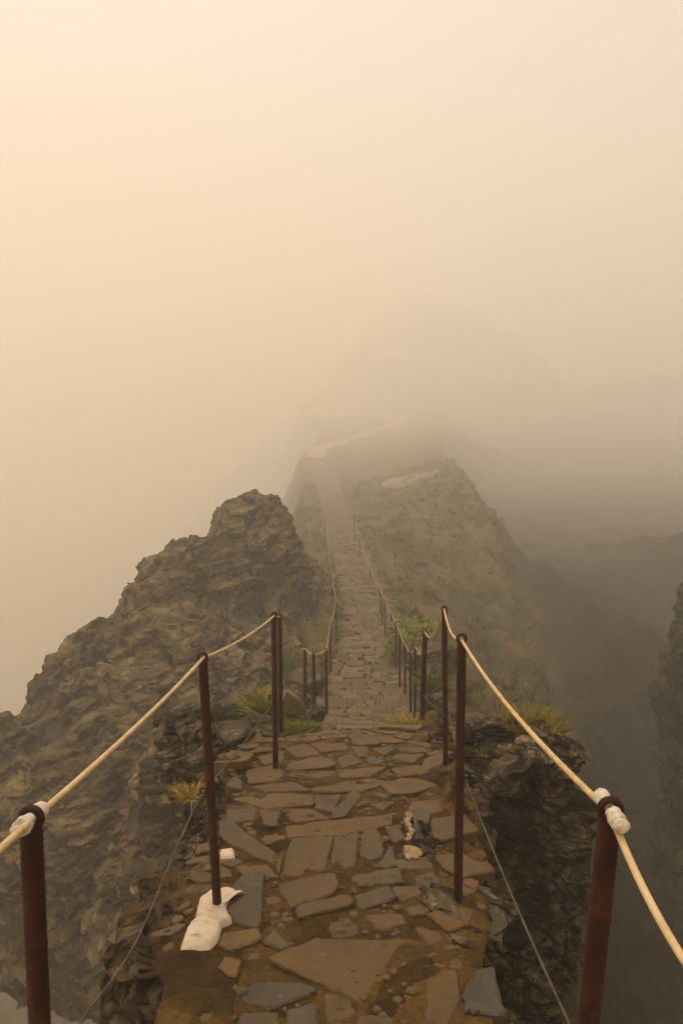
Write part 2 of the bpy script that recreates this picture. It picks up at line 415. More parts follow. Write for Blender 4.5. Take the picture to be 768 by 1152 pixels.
# the faint peak
def peak_z(x, y):
    u, v_ = x - 52, y - 466
    r = math.sqrt((u * (1.25 if u < 0 else 1.0)) ** 2 + (v_ * .6) ** 2 + 500) - 20
    return 60 - .90 * r + 12 * fbm(Vector((x * .035, y * .035, 0)), 5)
pk = grid_object('mountain', [-100 + 3.6 * i for i in range(110)], [375 + 3.4 * i for i in range(56)], peak_z, M['hill'])
tag(pk, 'faint pointed peak almost lost in the fog beyond the path', 'mountain', kind='structure')

GS = 500
g = grid_object('ground', [-GS + 16 * i for i in range(63)], [-GS + 150 + 16 * i for i in range(63)], lambda x, y: -170 + 1.5 * noise.noise(Vector((x * .03, y * .03, 0))), M['ground'])
tag(g, 'valley floor far below in the fog', 'ground', kind='structure')

# ------------------------------------------------------------------ big rocks: union of lumps, remeshed and broken up
def lumps_mesh(lumps, voxel, disp, seed):
    bm = bmesh.new()
    for (c, r) in lumps:
        mtx = Matrix.Translation(c) @ Matrix.Diagonal((*r, 1))
        bmesh.ops.create_icosphere(bm, subdivisions=4, radius=1, matrix=mtx)
    me = bpy.data.meshes.new('rough'); bm.to_mesh(me); bm.free()
    o = bpy.data.objects.new('rough', me); col.objects.link(o)
    md = o.modifiers.new('r', 'REMESH'); md.mode = 'VOXEL'; md.voxel_size = voxel
    ms = o.modifiers.new('s', 'SMOOTH'); ms.factor = .5; ms.iterations = 6
    dg = bpy.context.evaluated_depsgraph_get()
    out = bpy.data.meshes.new_from_object(o.evaluated_get(dg))
    bpy.data.objects.remove(o); bpy.data.meshes.remove(me)
    off = Vector((seed * 7.3, seed * 3.1, 0))
    new = [v.co + v.normal * disp(v.co + off) for v in out.vertices]
    for v, p in zip(out.vertices, new): v.co = p
    out.update()
    return out
def crag(p):
    q = Matrix.Rotation(.35, 3, 'Y') @ Matrix.Rotation(-.2, 3, 'X') @ p
    w_ = q + .5 * Vector((noise.noise(q * .8), noise.noise(q * .8 + Vector((9, 0, 0))), noise.noise(q * .8 + Vector((0, 9, 0)))))
    d = .13 * (noise.cell(Vector((w_.x * .6, w_.y * .8, w_.z * 1.3))) - .5)
    d += .11 * (noise.cell(Vector((w_.x * 2, w_.y * 2, w_.z * 4.5))) - .5)
    d += .55 * noise.noise(q * .35) + .20 * fbm(Vector((q.x * 1.1, q.y * 1.1, q.z * 2.8)), 6)
    return d
OUT = [(Vector((-1.75, 23.5, -8.2)), (1.5, 3.6, 2.7)), (Vector((-2.81, 21.12, -7.83)), (2.22, 3.84, 4.5)),
       (Vector((-4.41, 19.1, -8.83)), (2.39, 3.47, 4.49)),
       (Vector((-6.15, 15.95, -9.65)), (2.24, 3.08, 3.64)),
       (Vector((-3.64, 15.95, -9.23)), (2.66, 3.36, 4.06)),
       (Vector((-7.22, 13.62, -9.53)), (2.04, 2.45, 2.72)),
       (Vector((-4.73, 12.97, -10)), (2.57, 2.57, 3.24)),
       (Vector((-2.44, 10.55, -9)), (1.67, 2.19, 3.73)),
       (Vector((-2, 17.85, -10.28)), (1.71, 6.43, 4.57)),
       (Vector((-3.14, 17.85, -17.14)), (2.28, 4.28, 8.57))]
oc = link('rock_outcrop', lumps_mesh(OUT, .085, crag, 1), M['rock_far'])
tag(oc, 'huge dark craggy rock rising out of the fog on the left of the steps', 'rock')
PIL = [(Vector((10.2, 15.5, -10)), (2.3, 2.6, 6.5)), (Vector((9.4, 13.2, -13)), (2.1, 2.2, 6)), (Vector((12.5, 18, -8)), (3, 3.5, 8)),
       (Vector((11, 11.5, -14)), (2.4, 2.4, 6)), (Vector((16, 17, -6)), (4, 6, 12)), (Vector((16, 9, -8)), (4, 6, 12))]  # last two lumps: unseen mass added to block sky light over the gully
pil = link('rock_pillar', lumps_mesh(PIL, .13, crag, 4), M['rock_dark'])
tag(pil, 'dark craggy cliff rising from the gully at the right edge, with added unseen mass beyond', 'cliff')

# ------------------------------------------------------------------ the path
def cell_hash(i): return random.Random(i * 7919 + 13).random()
class Stones:
    def __init__(s): s.v, s.f, s.tone = [], [], []
    def add(s, poly, zf, thick, lift, tone, bevel=.008, jitter=.006, cuts=3, tilt=(0, 0)):
        """one stone: outline on the ground (x, y), own thickness, chamfered upper edge"""
        if len(poly) > 3:            # worn corners
            cut = []
            for i in range(len(poly)):
                a, b, c_ = (Vector(poly[i - 1]), Vector(poly[i]), Vector(poly[(i + 1) % len(poly)]))
                cut += [b.lerp(a, .08), b.lerp(c_, .08)]
            poly = cut
        pts = []
        n = len(poly)
        for i in range(n):
            a, b = Vector(poly[i]), Vector(poly[(i + 1) % n])
            d = b - a; nn = Vector((d.y, -d.x)); L = d.length
            if L < 1e-5: continue
            nn.normalize()
            for k_ in range(cuts):
                u = k_ / cuts
                j = jitter * 2 * noise.noise(Vector((a.x * 31 + u * 2.5, a.y * 31 + u * 1.5, i * 1.7)))
                pts.append(a + d * u + nn * (j if k_ else j * .5))
        c = sum(pts, Vector((0, 0))) / len(pts)
        z0 = zf(c.x, c.y)
        base = len(s.v); m = len(pts)
        gx = (zf(c.x + .05, c.y) - zf(c.x - .05, c.y)) / .1; gy = (zf(c.x, c.y + .05) - zf(c.x, c.y - .05)) / .1
        gx, gy = max(-.3, min(.3, gx)) + tilt[0], max(-.6, min(.3, gy)) + tilt[1]
        H = lambda p: z0 + gx * (p.x - c.x) + gy * (p.y - c.y) + lift
        for ring in range(3):
            for p in pts:
                q = p if ring < 2 else c + (p - c) * max(.6, 1 - bevel / max(.02, (p - c).length))
                z = H(q) + (-thick, -bevel * .8, 0)[ring]
                if ring == 2: z += .004 * noise.noise(Vector((q.x * 20, q.y * 20, 0)))
                s.v.append((q.x, q.y, z))
        for ring in range(2):
            for i in range(m):
                a, b = base + ring * m + i, base + ring * m + (i + 1) % m
                s.f.append((a, b, b + m, a + m)); s.tone.append(tone)
        s.f.append(tuple(base + 2 * m + i for i in range(m))); s.tone.append(tone)
    def build(s, name, mat):
        me = mesh(name, s.v, s.f)
        bm = bmesh.new(); bm.from_mesh(me); bmesh.ops.recalc_face_normals(bm, faces=bm.faces); bm.to_mesh(me); bm.free()
        a = me.attributes.new('tone', 'FLOAT', 'FACE')
        a.data.foreach_set('value', s.tone)
        return link(name, me, mat)

def on_ground(px, py):
    D = 2.5
    lo, hi = .8, 7.0
    for _ in range(40):
        D = (lo + hi) / 2
        p = P(px, py, D)
        if p.z > prof(D) + .012: lo = D
        else: hi = D
    return (p.x, p.y)

SLATE, TAN, MID = .25, .85, .45
FLAGS = [
 ([(328,942),(374,943),(365,973),(355,983),(318,982)], SLATE), ([(376,942),(402,938),(400,971),(370,982)], SLATE),
 ([(417,927),(431,946),(430,961),(417,966),(405,963),(407,940)], SLATE), ([(440,949),(446,969),(436,974),(424,972)], SLATE),
 ([(247,929),(259,927),(309,955),(307,965),(286,959),(249,942)], SLATE), ([(255,911),(290,909),(286,921),(259,926)], .15),
 ([(293,912),(316,914),(312,929),(297,929)], SLATE), ([(303,990),(376,984),(380,998),(372,1007),(324,1017)], .3),
 ([(334,1019),(390,1009),(397,1019),(338,1032)], .12), ([(370,1036),(392,1031),(405,1042),(403,1048),(376,1055)], .12),
 ([(397,1007),(434,998),(447,1011),(405,1022)], .08), ([(380,984),(413,977),(450,975),(452,990),(401,995),(386,994)], .3),
 ([(274,988),(297,988),(292,1040),(263,1034),(255,1023),(255,1007)], .0),
 ([(306,1080),(358,1059),(462,1055),(476,1064),(450,1108),(446,1132),(426,1130),(355,1101),(324,1092)], .75),
 ([(267,1117),(285,1106),(305,1103),(340,1105),(353,1109),(351,1115),(309,1130),(276,1127)], .05),
 ([(270,1136),(313,1135),(316,1170),(264,1170)], .3), ([(324,1132),(355,1125),(361,1170),(321,1170)], .25),
 ([(535,1090),(555,1086),(563,1124),(569,1139),(537,1137),(525,1136),(520,1117)], .0),
 ([(295,1057),(309,1044),(328,1063),(317,1068),(298,1060)], .5),
 ([(464,915),(483,915),(482,944),(477,958),(460,955),(465,935)], .0),
 ([(380,851),(395,847),(408,855),(384,863)], .25), ([(413,847),(433,853),(428,857),(413,856)], .1),
 ([(418,841),(440,839),(442,844),(433,849)], .15), ([(395,839),(414,839),(413,847),(404,850)], .35),
 ([(446,847),(475,849),(464,857),(440,851)], .3), ([(380,865),(435,861),(415,873),(384,874)], .95),
 ([(424,878),(455,872),(499,876),(468,893),(440,897)], .8), ([(352,879),(400,874),(422,876),(427,885),(407,890),(370,890),(352,887)], .75),
 ([(398,890),(407,896),(389,917),(372,918),(380,905)], .2), ([(415,906),(444,902),(431,912)], .6),
 ([(323,925),(400,920),(438,917),(440,929),(395,937),(367,940),(326,940)], .85),
 ([(321,859),(350,853),(372,856),(376,864),(354,866),(323,865)], .7), ([(336,872),(369,868),(373,873),(354,876)], .6),
 ([(255,886),(259,876),(274,870),(271,886)], .05), ([(354,897),(383,894),(376,913),(354,908)], .45),
 ([(432,932),(451,935),(455,944),(442,948)], .3), ([(470,980),(487,976),(495,988),(482,996),(466,985)], .3),
 ([(441,995),(472,991),(475,1004),(453,1013)], .85), ([(456,1022),(490,1013),(500,1010),(480,1028),(465,1030)], .7),
 ([(480,1031),(513,1022),(531,1024),(528,1040),(504,1048),(495,1042)], .9),
 ([(490,965),(540,955),(556,972),(520,985),(500,978)], .7), ([(485,925),(520,918),(538,935),(500,948),(487,945)], .75),
 ([(444,902),(500,897),(515,908),(470,915),(446,911)], .8), ([(440,965),(478,962),(488,972),(455,974)], .7),
 ([(265,975),(300,968),(315,984),(276,986)], .8), ([(310,968),(320,950),(312,984)], .7),
 ([(262,895),(310,890),(350,893),(352,905),(300,909)], .8), ([(318,909),(350,908),(372,918),(330,923)], .75),
 ([(277,868),(306,861),(318,866),(318,877),(280,882)], .75), ([(282,884),(330,879),(350,888),(300,889)], .7),
 ([(480,1100),(512,1090),(518,1120),(500,1150),(478,1140)], .9), ([(405,1140),(440,1137),(452,1172),(398,1172)], .6),
 ([(365,1112),(395,1120),(400,1135),(368,1150)], .9), ([(466,1040),(492,1046),(500,1056),(482,1062)], .6),
 ([(250,1048),(290,1043),(292,1056),(262,1068),(246,1062)], .8), ([(410,1028),(450,1024),(458,1036),(425,1044)], .85),
 ([(320,843),(345,838),(360,846),(335,851)], .6), ([(350,836),(388,836),(392,842),(362,845)], .7), ([(448,838),(478,838),(482,845),(450,845)], .5),
 ([(290,850),(318,845),(318,856),(296,858)], .5), ([(478,852),(500,850),(503,860),(470,866)], .75), ([(440,862),(470,858),(488,866),(450,871)], .85),
]
fl = Stones()
for i, (poly, tone) in enumerate(FLAGS):
    pts = [on_ground(*p) for p in poly]
    cc = sum((Vector(p) for p in pts), Vector((0, 0))) / len(pts)
    pts = [tuple(cc + (Vector(p) - cc) * 1.05) for p in pts]
    fl.add(pts, near_top, .06, .003 + .012 * cell_hash(i), tone, .007, .006, 3,
           ((cell_hash(i + 500) - .5) * .05, (cell_hash(i + 900) - .35) * .08))
# loose chippings and small stones between the flags
r2 = random.Random(21)
for i in range(600):
    y = r2.uniform(1.4, 5.0); x = r2.gauss(0, .33)
    if not sm(XL, y, .06) + .2 < x < sm(XR, y, .06) - .12: continue
    s_ = abs(r2.gauss(0, .010)) + .004
    if r2.random() < .10: s_ *= 1.9
    s_ = min(s_, .026)
    a0 = r2.uniform(0, 6.3); m = r2.randint(4, 6)
    fl.add([(x + s_ * r2.uniform(.6, 1.2) * math.cos(a0 + 6.283 * j / m), y + s_ * r2.uniform(.6, 1.2) * math.sin(a0 + 6.283 * j / m)) for j in range(m)],
           near_top, .02, s_ * .5, r2.choice([.4, .7, .9, .9, 1]), s_ * .35, 0, 1)
def inside(p, poly):
    c = False; j = len(poly) - 1
    for i in range(len(poly)):
        a, b = poly[i], poly[j]
        if (a[1] > p[1]) != (b[1] > p[1]) and p[0] < (b[0] - a[0]) * (p[1] - a[1]) / (b[1] - a[1]) + a[0]: c = not c
        j = i
    return c
traced = [[on_ground(*p) for p in poly] for poly, _ in FLAGS]
traced.append([on_ground(*p) for p in [(222, 1013), (280, 996), (262, 1040), (249, 1054), (236, 1072), (196, 1072)]])
def clip_cell(sd_, seeds, R_):
    poly = [Vector((sd_.x + a, sd_.y + b)) for a, b in ((-R_, -R_), (R_, -R_), (R_, R_), (-R_, R_))]
    for o_ in seeds:
        dl = (o_ - sd_).length
        if o_ is sd_ or dl > 2 * R_: continue
        n_ = (o_ - sd_) / dl; d_ = dl / 2
        out_ = []
        for a, b in zip(poly, poly[1:] + poly[:1]):
            da, db = (a - sd_).dot(n_) - d_, (b - sd_).dot(n_) - d_
            if da <= 0: out_.append(a)
            if da * db < 0: out_.append(a.lerp(b, da / (da - db)))
        poly = out_
        if len(poly) < 3: return None
    return poly
for g0, bare, kk, lo, hi in ((.14, .48, (.90, .97), -.002, .012), (.078, .40, (.84, .95), -.004, .008), (.045, .45, (.75, .92), -.005, .005)):
    seeds = []; yy = 1.2
    while yy < 4.8:
        xx = -.85; g_ = g0 * r2.uniform(.85, 1.15)
        while xx < .85:
            seeds.append(Vector((xx + r2.uniform(-.45, .45) * g0, yy + r2.uniform(-.4, .4) * g0))); xx += g_ * 1.3
        yy += g_
    fresh = []
    for sd_ in seeds:
        if not sm(XL, sd_.y, .06) + .10 < sd_.x < sm(XR, sd_.y, .06) - .08: continue
        if abs(sd_.x) > .62 + .06 * max(0, sd_.y - 2.6): continue
        if noise.noise(Vector((sd_.x * 1.7, sd_.y * 1.7, 61))) > bare: continue
        if sd_.x < -.2 and sd_.y < 2.0 and r2.random() < .8: continue        # bare dark earth at the near left
        near_s = [o_ for o_ in seeds if abs(o_.x - sd_.x) < 3.2 * g0 and abs(o_.y - sd_.y) < 3.2 * g0]
        poly = clip_cell(sd_, near_s, 1.5 * g0)
        if not poly: continue
        k_ = r2.uniform(*kk)
        poly = [tuple(sd_ + (p - sd_) * k_) for p in poly]
        if any(inside(sd_, t_) or any(inside(p, t_) for p in poly) or any(inside(p, poly) for p in t_) for t_ in traced): continue
        fresh.append(poly)
        fl.add(poly, near_top, .05, r2.uniform(lo, hi), r2.choice([.3, .5, .7, .8, .9, .95]), .006, .005, 3, (r2.uniform(-.03, .03), r2.uniform(-.05, .03)))
    traced += fresh
p_near = fl.build('flagstone_path', M['flag'])
tag(p_near, 'uneven grey and brown slate flagstones set in dirt on the near path', 'path', kind='structure')

# stepped, cobbled part: rows of stones running down and across the saddle
st = Stones()
y = 4.62; row = 0
pz = lambda x, y: prof(y) - .02 + .02 * noise.noise(Vector((x * 2, y * 2, 8)))
while y < 122:
    dy = rng.uniform(.11, .20) if y < 10 else rng.uniform(.16, .34) if y < 56 else rng.uniform(.35, .65)
    c, hw = cen(y), interp(HW, y) + .05 * noise.noise(Vector((0, y * 2, 0)))
    x = c - hw + rng.uniform(-.10, .05); x1 = c + hw + rng.uniform(-.06, .10)
    if y < 5.25: x = max(x, -.22 + rng.uniform(-.04, .04))
    while x < x1:
        wd = rng.choice([rng.uniform(.06, .16), rng.uniform(.14, .30), rng.uniform(.25, .50)]) * (1.3 if rng.random() < .2 else 1) * (1 if y < 56 else 2.0)
        if row % 3 == 0: wd *= 1.2
        e = min(x + wd, x1 + .05); gp = rng.uniform(.006, .022)
        j = lambda a: rng.uniform(-a, a)
        yo = .09 * noise.noise(Vector((x * 1.6, y * .8, 3))); y0_, y = y, y + yo
        poly = [(x + gp + j(.02), y + gp + j(.02)), ((x + e) / 2 + j(.04), y + j(.025)), (e - gp + j(.02), y + gp + j(.02)),
                (e - gp + j(.02), y + dy - gp + j(.02)), ((x + e) / 2 + j(.04), y + dy + j(.02)), (x + gp + j(.02), y + dy - gp + j(.02))]
        if rng.random() < .95:
            # each tread lies nearly level: its far edge stands up as the nosing of the step
            st.add(poly, pz, .20, rng.uniform(.0, .055), rng.choice([.1, .3, .55, .8, .9]), .012, .008, 2 if y < 18 else 1,
                   (j(.04), (.30 if y < 11 else .12) + j(.06)))
        y = y0_
        x = e
    y += dy; row += 1
p_st = st.build('stepped_path', M['step'])
tag(p_st, 'worn stone steps running down to the saddle between the rope rails', 'steps', kind='structure')

# earth bed of the path further off and the bend on the hillside
def ribbon(name, line, hw_of, zf, mat, lift=.03, sub=6):
    pts = []
    for a, b in zip(line, line[1:]):
        L = (Vector(b) - Vector(a)).length; m = max(2, int(L / .5))
        pts += [Vector(a).lerp(Vector(b), i / m) for i in range(m)]
    pts.append(Vector(line[-1]))
    for _ in range(6):
        pts = [pts[0]] + [(pts[i - 1] + 2 * pts[i] + pts[i + 1]) / 4 for i in range(1, len(pts) - 1)] + [pts[-1]]
    verts, faces = [], []
    for i, p in enumerate(pts):
        d = (pts[min(i + 1, len(pts) - 1)] - pts[max(i - 1, 0)]); nn = Vector((d.y, -d.x)).normalized()
        for j in range(sub + 1):
            u = j / sub * 2 - 1
            h = hw_of(p) * (1 + .18 * noise.noise(Vector((p.x, p.y, 3 * (u > 0)))))
            q = p + nn * u * h
            verts.append((q.x, q.y, zf(q.x, q.y) + lift - .06 * (abs(u) == 1)))
    n = sub + 1
    for i in range(len(pts) - 1):
        for j in range(sub):
            a = i * n + j; faces.append((a, a + 1, a + n + 1, a + n))
    return link(name, mesh(name, verts, faces), mat, smooth=True)
bed = ribbon('path_bed', [(cen(t), t) for t in [4.5 + .5 * i for i in range(236)]], lambda p: interp(HW, p.y) + .06, lambda x, y: prof(y) - .03, M['bed'], 0)
tag(bed, 'earth bed under the stone steps', 'path', kind='structure')
bend_line = [(cen(54), 54), (cen(70), 70), (cen(86), 86), (-3.6, 105), (-4.75, 125), (-4.7, 148), (.2, 170), (9.3, 198), (17, 222), (20.5, 240), (19, 258), (11, 272), (2.2, 281), (-13.3, 300)]
bend = ribbon('bending_path', bend_line[4:], lambda p: .85 + .014 * max(0, p.y - 70), hill_z, M['concrete'], .20)
tag(bend, 'pale path bending across the foggy hillside', 'path', kind='structure')

# pale bare terrace on the hillside
def clearing():
    c = P(462, 553, 66)
    verts, faces = [], []
    nr, na = 8, 40
    zt = lambda x, y: max(hill_z(x, y), hill_z(c.x, c.y) - .25) + .05
    verts.append((c.x, c.y, zt(c.x, c.y)))
    for r in range(1, nr + 1):
        for a in range(na):
            t = a / na * 2 * math.pi
            rad = r / nr * (1 + .18 * noise.noise(Vector((math.cos(t) * 1.3, math.sin(t) * 1.3, 4))))
            x, y = c.x + 2.9 * rad * math.cos(t), c.y + 4.6 * rad * math.sin(t)
            verts.append((x, y, zt(x, y) - (.25 if r == nr else 0)))
    for a in range(na): faces.append((0, 1 + a, 1 + (a + 1) % na))
    for r in range(nr - 1):
        for a in range(na):
            i = 1 + r * na + a; i2 = 1 + r * na + (a + 1) % na
            faces.append((i, i + na, i2 + na, i2))
    return link('bare_terrace', mesh('bare_terrace', verts, faces), M['pale'], smooth=True)
tag(clearing(), 'pale bare patch of earth on the hillside right of the path', 'terrace', kind='structure')

# ------------------------------------------------------------------ iron posts
def tube(bm, pts, rad, seg=10, caps=True):
    """swept tube, rad a number or a function of (index, angle)"""
    rings = []
    up = Vector((0, 0, 1))
    prev = None
    for i, p in enumerate(pts):
        d = (pts[min(i + 1, len(pts) - 1)] - pts[max(i - 1, 0)]).normalized()
        a = prev if prev is not None else (up.cross(d) if abs(d.z) < .9 else Vector((1, 0, 0)))
        a = (a - d * a.dot(d)).normalized(); b = d.cross(a); prev = a
        ring = []
        for j in range(seg):
            t = 2 * math.pi * j / seg
            r = rad(i, t) if callable(rad) else rad
            ring.append(bm.verts.new(p + (a * math.cos(t) + b * math.sin(t)) * r))
        rings.append(ring)
    for r0, r1 in zip(rings, rings[1:]):
        for j in range(seg):
            bm.faces.new((r0[j], r0[(j + 1) % seg], r1[(j + 1) % seg], r1[j]))
    if caps:
        bm.faces.new(list(reversed(rings[0]))); bm.faces.new(rings[-1])
def from_bm(name, bm, mat, parent=None, smooth=True):
    me = bpy.data.meshes.new(name); bmesh.ops.recalc_face_normals(bm, faces=bm.faces); bm.to_mesh(me); bm.free()
    return link(name, me, mat, parent, smooth)

def post(base, top, rad, label, rope_dir, detail, knob=False):
    root = empty('railing_post', base)
    tag(root, label, 'post', 'rusty iron posts along the path')
    bm = bmesh.new()
    ax = top - base; L = ax.length
    start = -ax.normalized() * .12
    if detail:
        n = int((L + .12) / .0028)
        pts = [start + (ax - start) * i / n for i in range(n + 1)]
        pitch = .0125
        def rad_f(i, t):
            h = i * .0028
            half = 0 if t < math.pi else 1
            u = ((h + (t % math.pi) * .006 + half * .006) / pitch) % 1
            rib = max(0, 1 - abs(u - .5) / .26)
            seam = max(abs(math.cos(t)) - .93, 0) / .07
            return rad * (.93 + .12 * max(rib * (1 - seam), .55 * seam)) if h < L + .105 else rad * .9
        tube(bm, pts, rad_f, 18)
    else:
        n = 24
        pts = [start + (ax - start) * i / n for i in range(n + 1)]
        tube(bm, pts, lambda i, t: rad * (1 + .05 * (i % 2)), 8)
    from_bm('shaft', bm, M['rust'], root, True)
    # eye the rope runs through
    bm = bmesh.new()
    d = Vector(rope_dir).normalized(); s = d.cross(Vector((0, 0, 1))).normalized(); u = s.cross(d)
    er = .0150 if rad < .025 else rad * .8
    ring = [ax + s * er * math.cos(2 * math.pi * i / 16) + u * (er * math.sin(2 * math.pi * i / 16) + .004) for i in range(17)]
    tube(bm, ring, .0055, 8, False)
    from_bm('eyelet', bm, M['rust'], root)
    if knob:
        bm = bmesh.new()
        mid = ax * .5; s2 = Vector((1 if base.x > 0 else -1, 0, 0))
        rg = [mid + s2 * (rad + .008) + s2 * .012 * math.cos(2 * math.pi * i / 12) + Vector((0, 0, .012)) * math.sin(2 * math.pi * i / 12) for i in range(13)]
        tube(bm, rg, .004, 6, False)
        from_bm('lower_eyelet', bm, M['rust'], root)
    return root

def stand(px, py, D):
    p = P(px, py, D); return p
LP = [  # top pixel, base pixel, distance
 ((35, 924), None, .9), ((228, 741), (245, 1028), 2.2), ((308, 693), (310, 872), 3.8), ((314.5, 694), (316, 828), 4.7),
 ((343, 729), (343, 810), 8.16), ((352.5, 736), (354, 813), 7.79), ((366.5, 731), (367.5, 802), 9.08), ((371.5, 700), (371.5, 752), 13.29),
 ((378, 676), (378, 716), 17.32), ((372, 638), (372, 668), 24.76), ((366, 578), (366, 607), 34.35)]
RP = [
 ((686, 914), None, .9), ((519, 720), (515, 1003), 2.25), ((499.5, 686), (501, 865), 3.8), ((478, 711), (474, 826), 5.33),
 ((467, 727), (466.5, 802), 8.91), ((461.5, 734), (462, 798), 9.26), ((455.5, 724), (455.5, 784), 10.73), ((449.5, 712), (449.5, 773), 11.7),
 ((445.5, 700), (445.5, 750), 13.46), ((440, 690), (440, 738), 14.6), ((433, 676), (433, 715), 17.32), ((430, 669), (430, 702), 19.1),
 ((427, 662), (427.5, 690), 20.75), ((416, 637), (417, 662), 25.95), ((404, 602), (405, 628), 30.48), ((398, 577), (399, 607), 34.35)]
LLAB = ['thick ribbed rusty post with white taped rope at bottom left corner', 'leaning rusty post rising from the white painted patch',
        'tall rusty post on the left where the left rope peaks, in front of its twin', 'second tall rusty post close behind its twin on the left',
        'short rusty post without rope at its foot by dark boulders left of the steps', 'short rusty post with pale rope knot beside the dark boulders',
        'rusty post at left edge of the steps where the rope turns uphill', 'thin rusty post just beyond the rope corner left of the steps',
        'thin rusty post left of the steps where the rope bends along the big rock', 'faint post in fog beside the big rock, left rope',
        'faintest far post at the end of the left rope']
RLAB = ['thick ribbed rusty post with white taped rope at bottom right', 'dark rusty ribbed post on the right edge of the near flagstones',
        'tall rusty post on the right where the right rope peaks', 'rusty post with pale cap behind the golden grass right of the steps',
        'rusty post right of the steps just behind the golden tuft, bare topped', 'rusty post on right where the bright rope ends, beside a bare topped one',
        'third post of the right row counting up the steps from the golden tuft', 'fourth post of the right row counting up the steps from the golden tuft',
        'fifth post of the right row, beside the round green shrub', 'sixth post of the right row, left of the round green shrub',
        'seventh thin post of the right row up the steps', 'eighth thin post of the right row up the steps', 'ninth thin post of the right row up the steps, half lost in fog',
        'tenth faint post of the right row in fog', 'eleventh faint post of the right row in fog', 'farthest faint post at the end of the right rope']
def build_posts(tab, labs):
    tops = []
    for i, ((tp, bp, D), lab) in enumerate(zip(tab, labs)):
        top = P(*tp, D)
        if bp is None:
            b = P(45, 1152, .9) if tp[0] < 384 else P(661, 1152, .9)
            base = top + (b - top) * ((prof(.9) - top.z) / (b.z - top.z))
        else: base = P(*bp, D)
        gzv = (near_top(base.x, base.y) if D < 5.1 else min(prof(D), hill_z(base.x, base.y)) - .02)
        base2 = base + (top - base) * 0; base2.z = min(base.z, gzv + .02)
        rad = .0165 if D < 5 else .021
        nb = tab[min(i + 1, len(tab) - 1)]; pv = tab[max(i - 1, 0)]
        rd = P(*nb[0], nb[2]) - P(*pv[0], pv[2])
        post(base2, top, rad, lab, rd, D < 4.0, D < 4)
        tops.append(top)
    return tops
ltops = build_posts(LP, LLAB); rtops = build_posts(RP, RLAB)

# ------------------------------------------------------------------ ropes
def sagged(pts, sag, per=14):
    out = []
    for (a, b), s_ in zip(zip(pts, pts[1:]), sag):
        m = per
        for i in range(m):
            u = i / m; p = a.lerp(b, u); p.z -= 4 * s_ * u * (1 - u); out.append(p)
    out.append(pts[-1].copy()); return out
def rope(name, label, cat, pts, rad, mat, group):
    bm = bmesh.new(); tube(bm, pts, rad, 9)
    o = from_bm(name, bm, mat); tag(o, label, cat, group); return o
def tape(par, at, d, rad):
    """two lumpy bandage windings either side of the post's eye, over the rope"""
    d = d.normalized()
    for sgn, L in ((-1, .040), (1, .037)):
        bm = bmesh.new(); n = 34
        pts = [at + d * sgn * (.006 + L * i / n) for i in range(n + 1)]
        def rf(i, t):
            u = i / n
            body = rad * (1.62 + .30 * math.sin(u * 3.1) + .20 * noise.noise(Vector((u * 3, t * .6, sgn * 5))))
            lap = .24 * rad * (((u * 5.2 + t / 6.283) % 1) - .5) * 2 + .38 * rad * noise.noise(Vector((u * 6, math.cos(t) * 1.6, math.sin(t) * 1.6 + sgn * 9)))
            end = min(1, (1 - u) / .10)
            return (body + lap) * (.62 + .38 * end) if i else rad * 1.25
        tube(bm, pts, rf, 20)
        from_bm('tape_wrap', bm, M['tape'], par)

lp = [Vector((-.47, -1.2, -.28)), P(0, 956, .72)] + [t.copy() for t in ltops]
lsag = [.0, .0, .012, .02, .0, .10, .02, .02, .06, .08, .08, .2, .2]
lr = rope('handrail_rope', 'cream plastic rope strung through the left row of posts', 'rope', sagged(lp, lsag), .0053, M['rope'], 'handrail ropes')
rp = [Vector((.42, -1.2, -.26)), P(768, 1079, .68)] + [t.copy() for t in rtops]
rsag = [.0, .012, .03, .05, .10, .10, .03, .03, .02, .03, .03, .04, .03, .03, .08, .10, .08]
rr = rope('handrail_rope', 'cream plastic rope strung through the right row of posts', 'rope', sagged(rp, rsag), .0053, M['rope'], 'handrail ropes')
tape(lr, ltops[0] + Vector((0, 0, .004)), ltops[1] - lp[1], .0060)
tape(rr, rtops[0] + Vector((0, 0, .004)), (rtops[1] - rtops[0]).normalized() * .7 + (rtops[0] - rp[1]).normalized() * .5, .0060)

def mid(tab, i, f=.5):
    tp, bp, D = tab[i]; a, b = P(*tp, D), P(*bp, D); return a.lerp(b, f)
lw = [Vector((-.45, .9, -1.1)), P(90, 1152, 1.25), P(152, 1062, 1.52), P(205, 940, 1.9), mid(LP, 1, .5) + Vector((-.02, 0, 0)), P(268, 845, 3.0), mid(LP, 2, .55) + Vector((-.02, 0, 0))]
sp = []
for i in range(len(lw) - 1):      # smooth curve through the points
    p0, p1, p2, p3 = lw[max(i - 1, 0)], lw[i], lw[i + 1], lw[min(i + 2, len(lw) - 1)]
    for j in range(10):
        t = j / 10
        sp.append(.5 * ((2 * p1) + (p2 - p0) * t + (2 * p0 - 5 * p1 + 4 * p2 - p3) * t * t + (3 * p1 - p0 - 3 * p2 + p3) * t ** 3))
sp.append(lw[-1])
rope('lower_wire', 'slack thin grey wire hanging along the left side below the rope', 'wire', sp, .0032, M['wire'], 'lower wires')
rw = [P(690, 1290, .9), P(640, 1152, 1.12), mid(RP, 1, .53) + Vector((.02, 0, 0)), mid(RP, 2, .62) + Vector((.02, 0, 0)), mid(RP, 3, .6)]
rope('lower_wire', 'thin grey wire strung low along the right side over the dark drop', 'wire', sagged(rw, [0, .02, .03, .04]), .0032, M['wire'], 'lower wires')

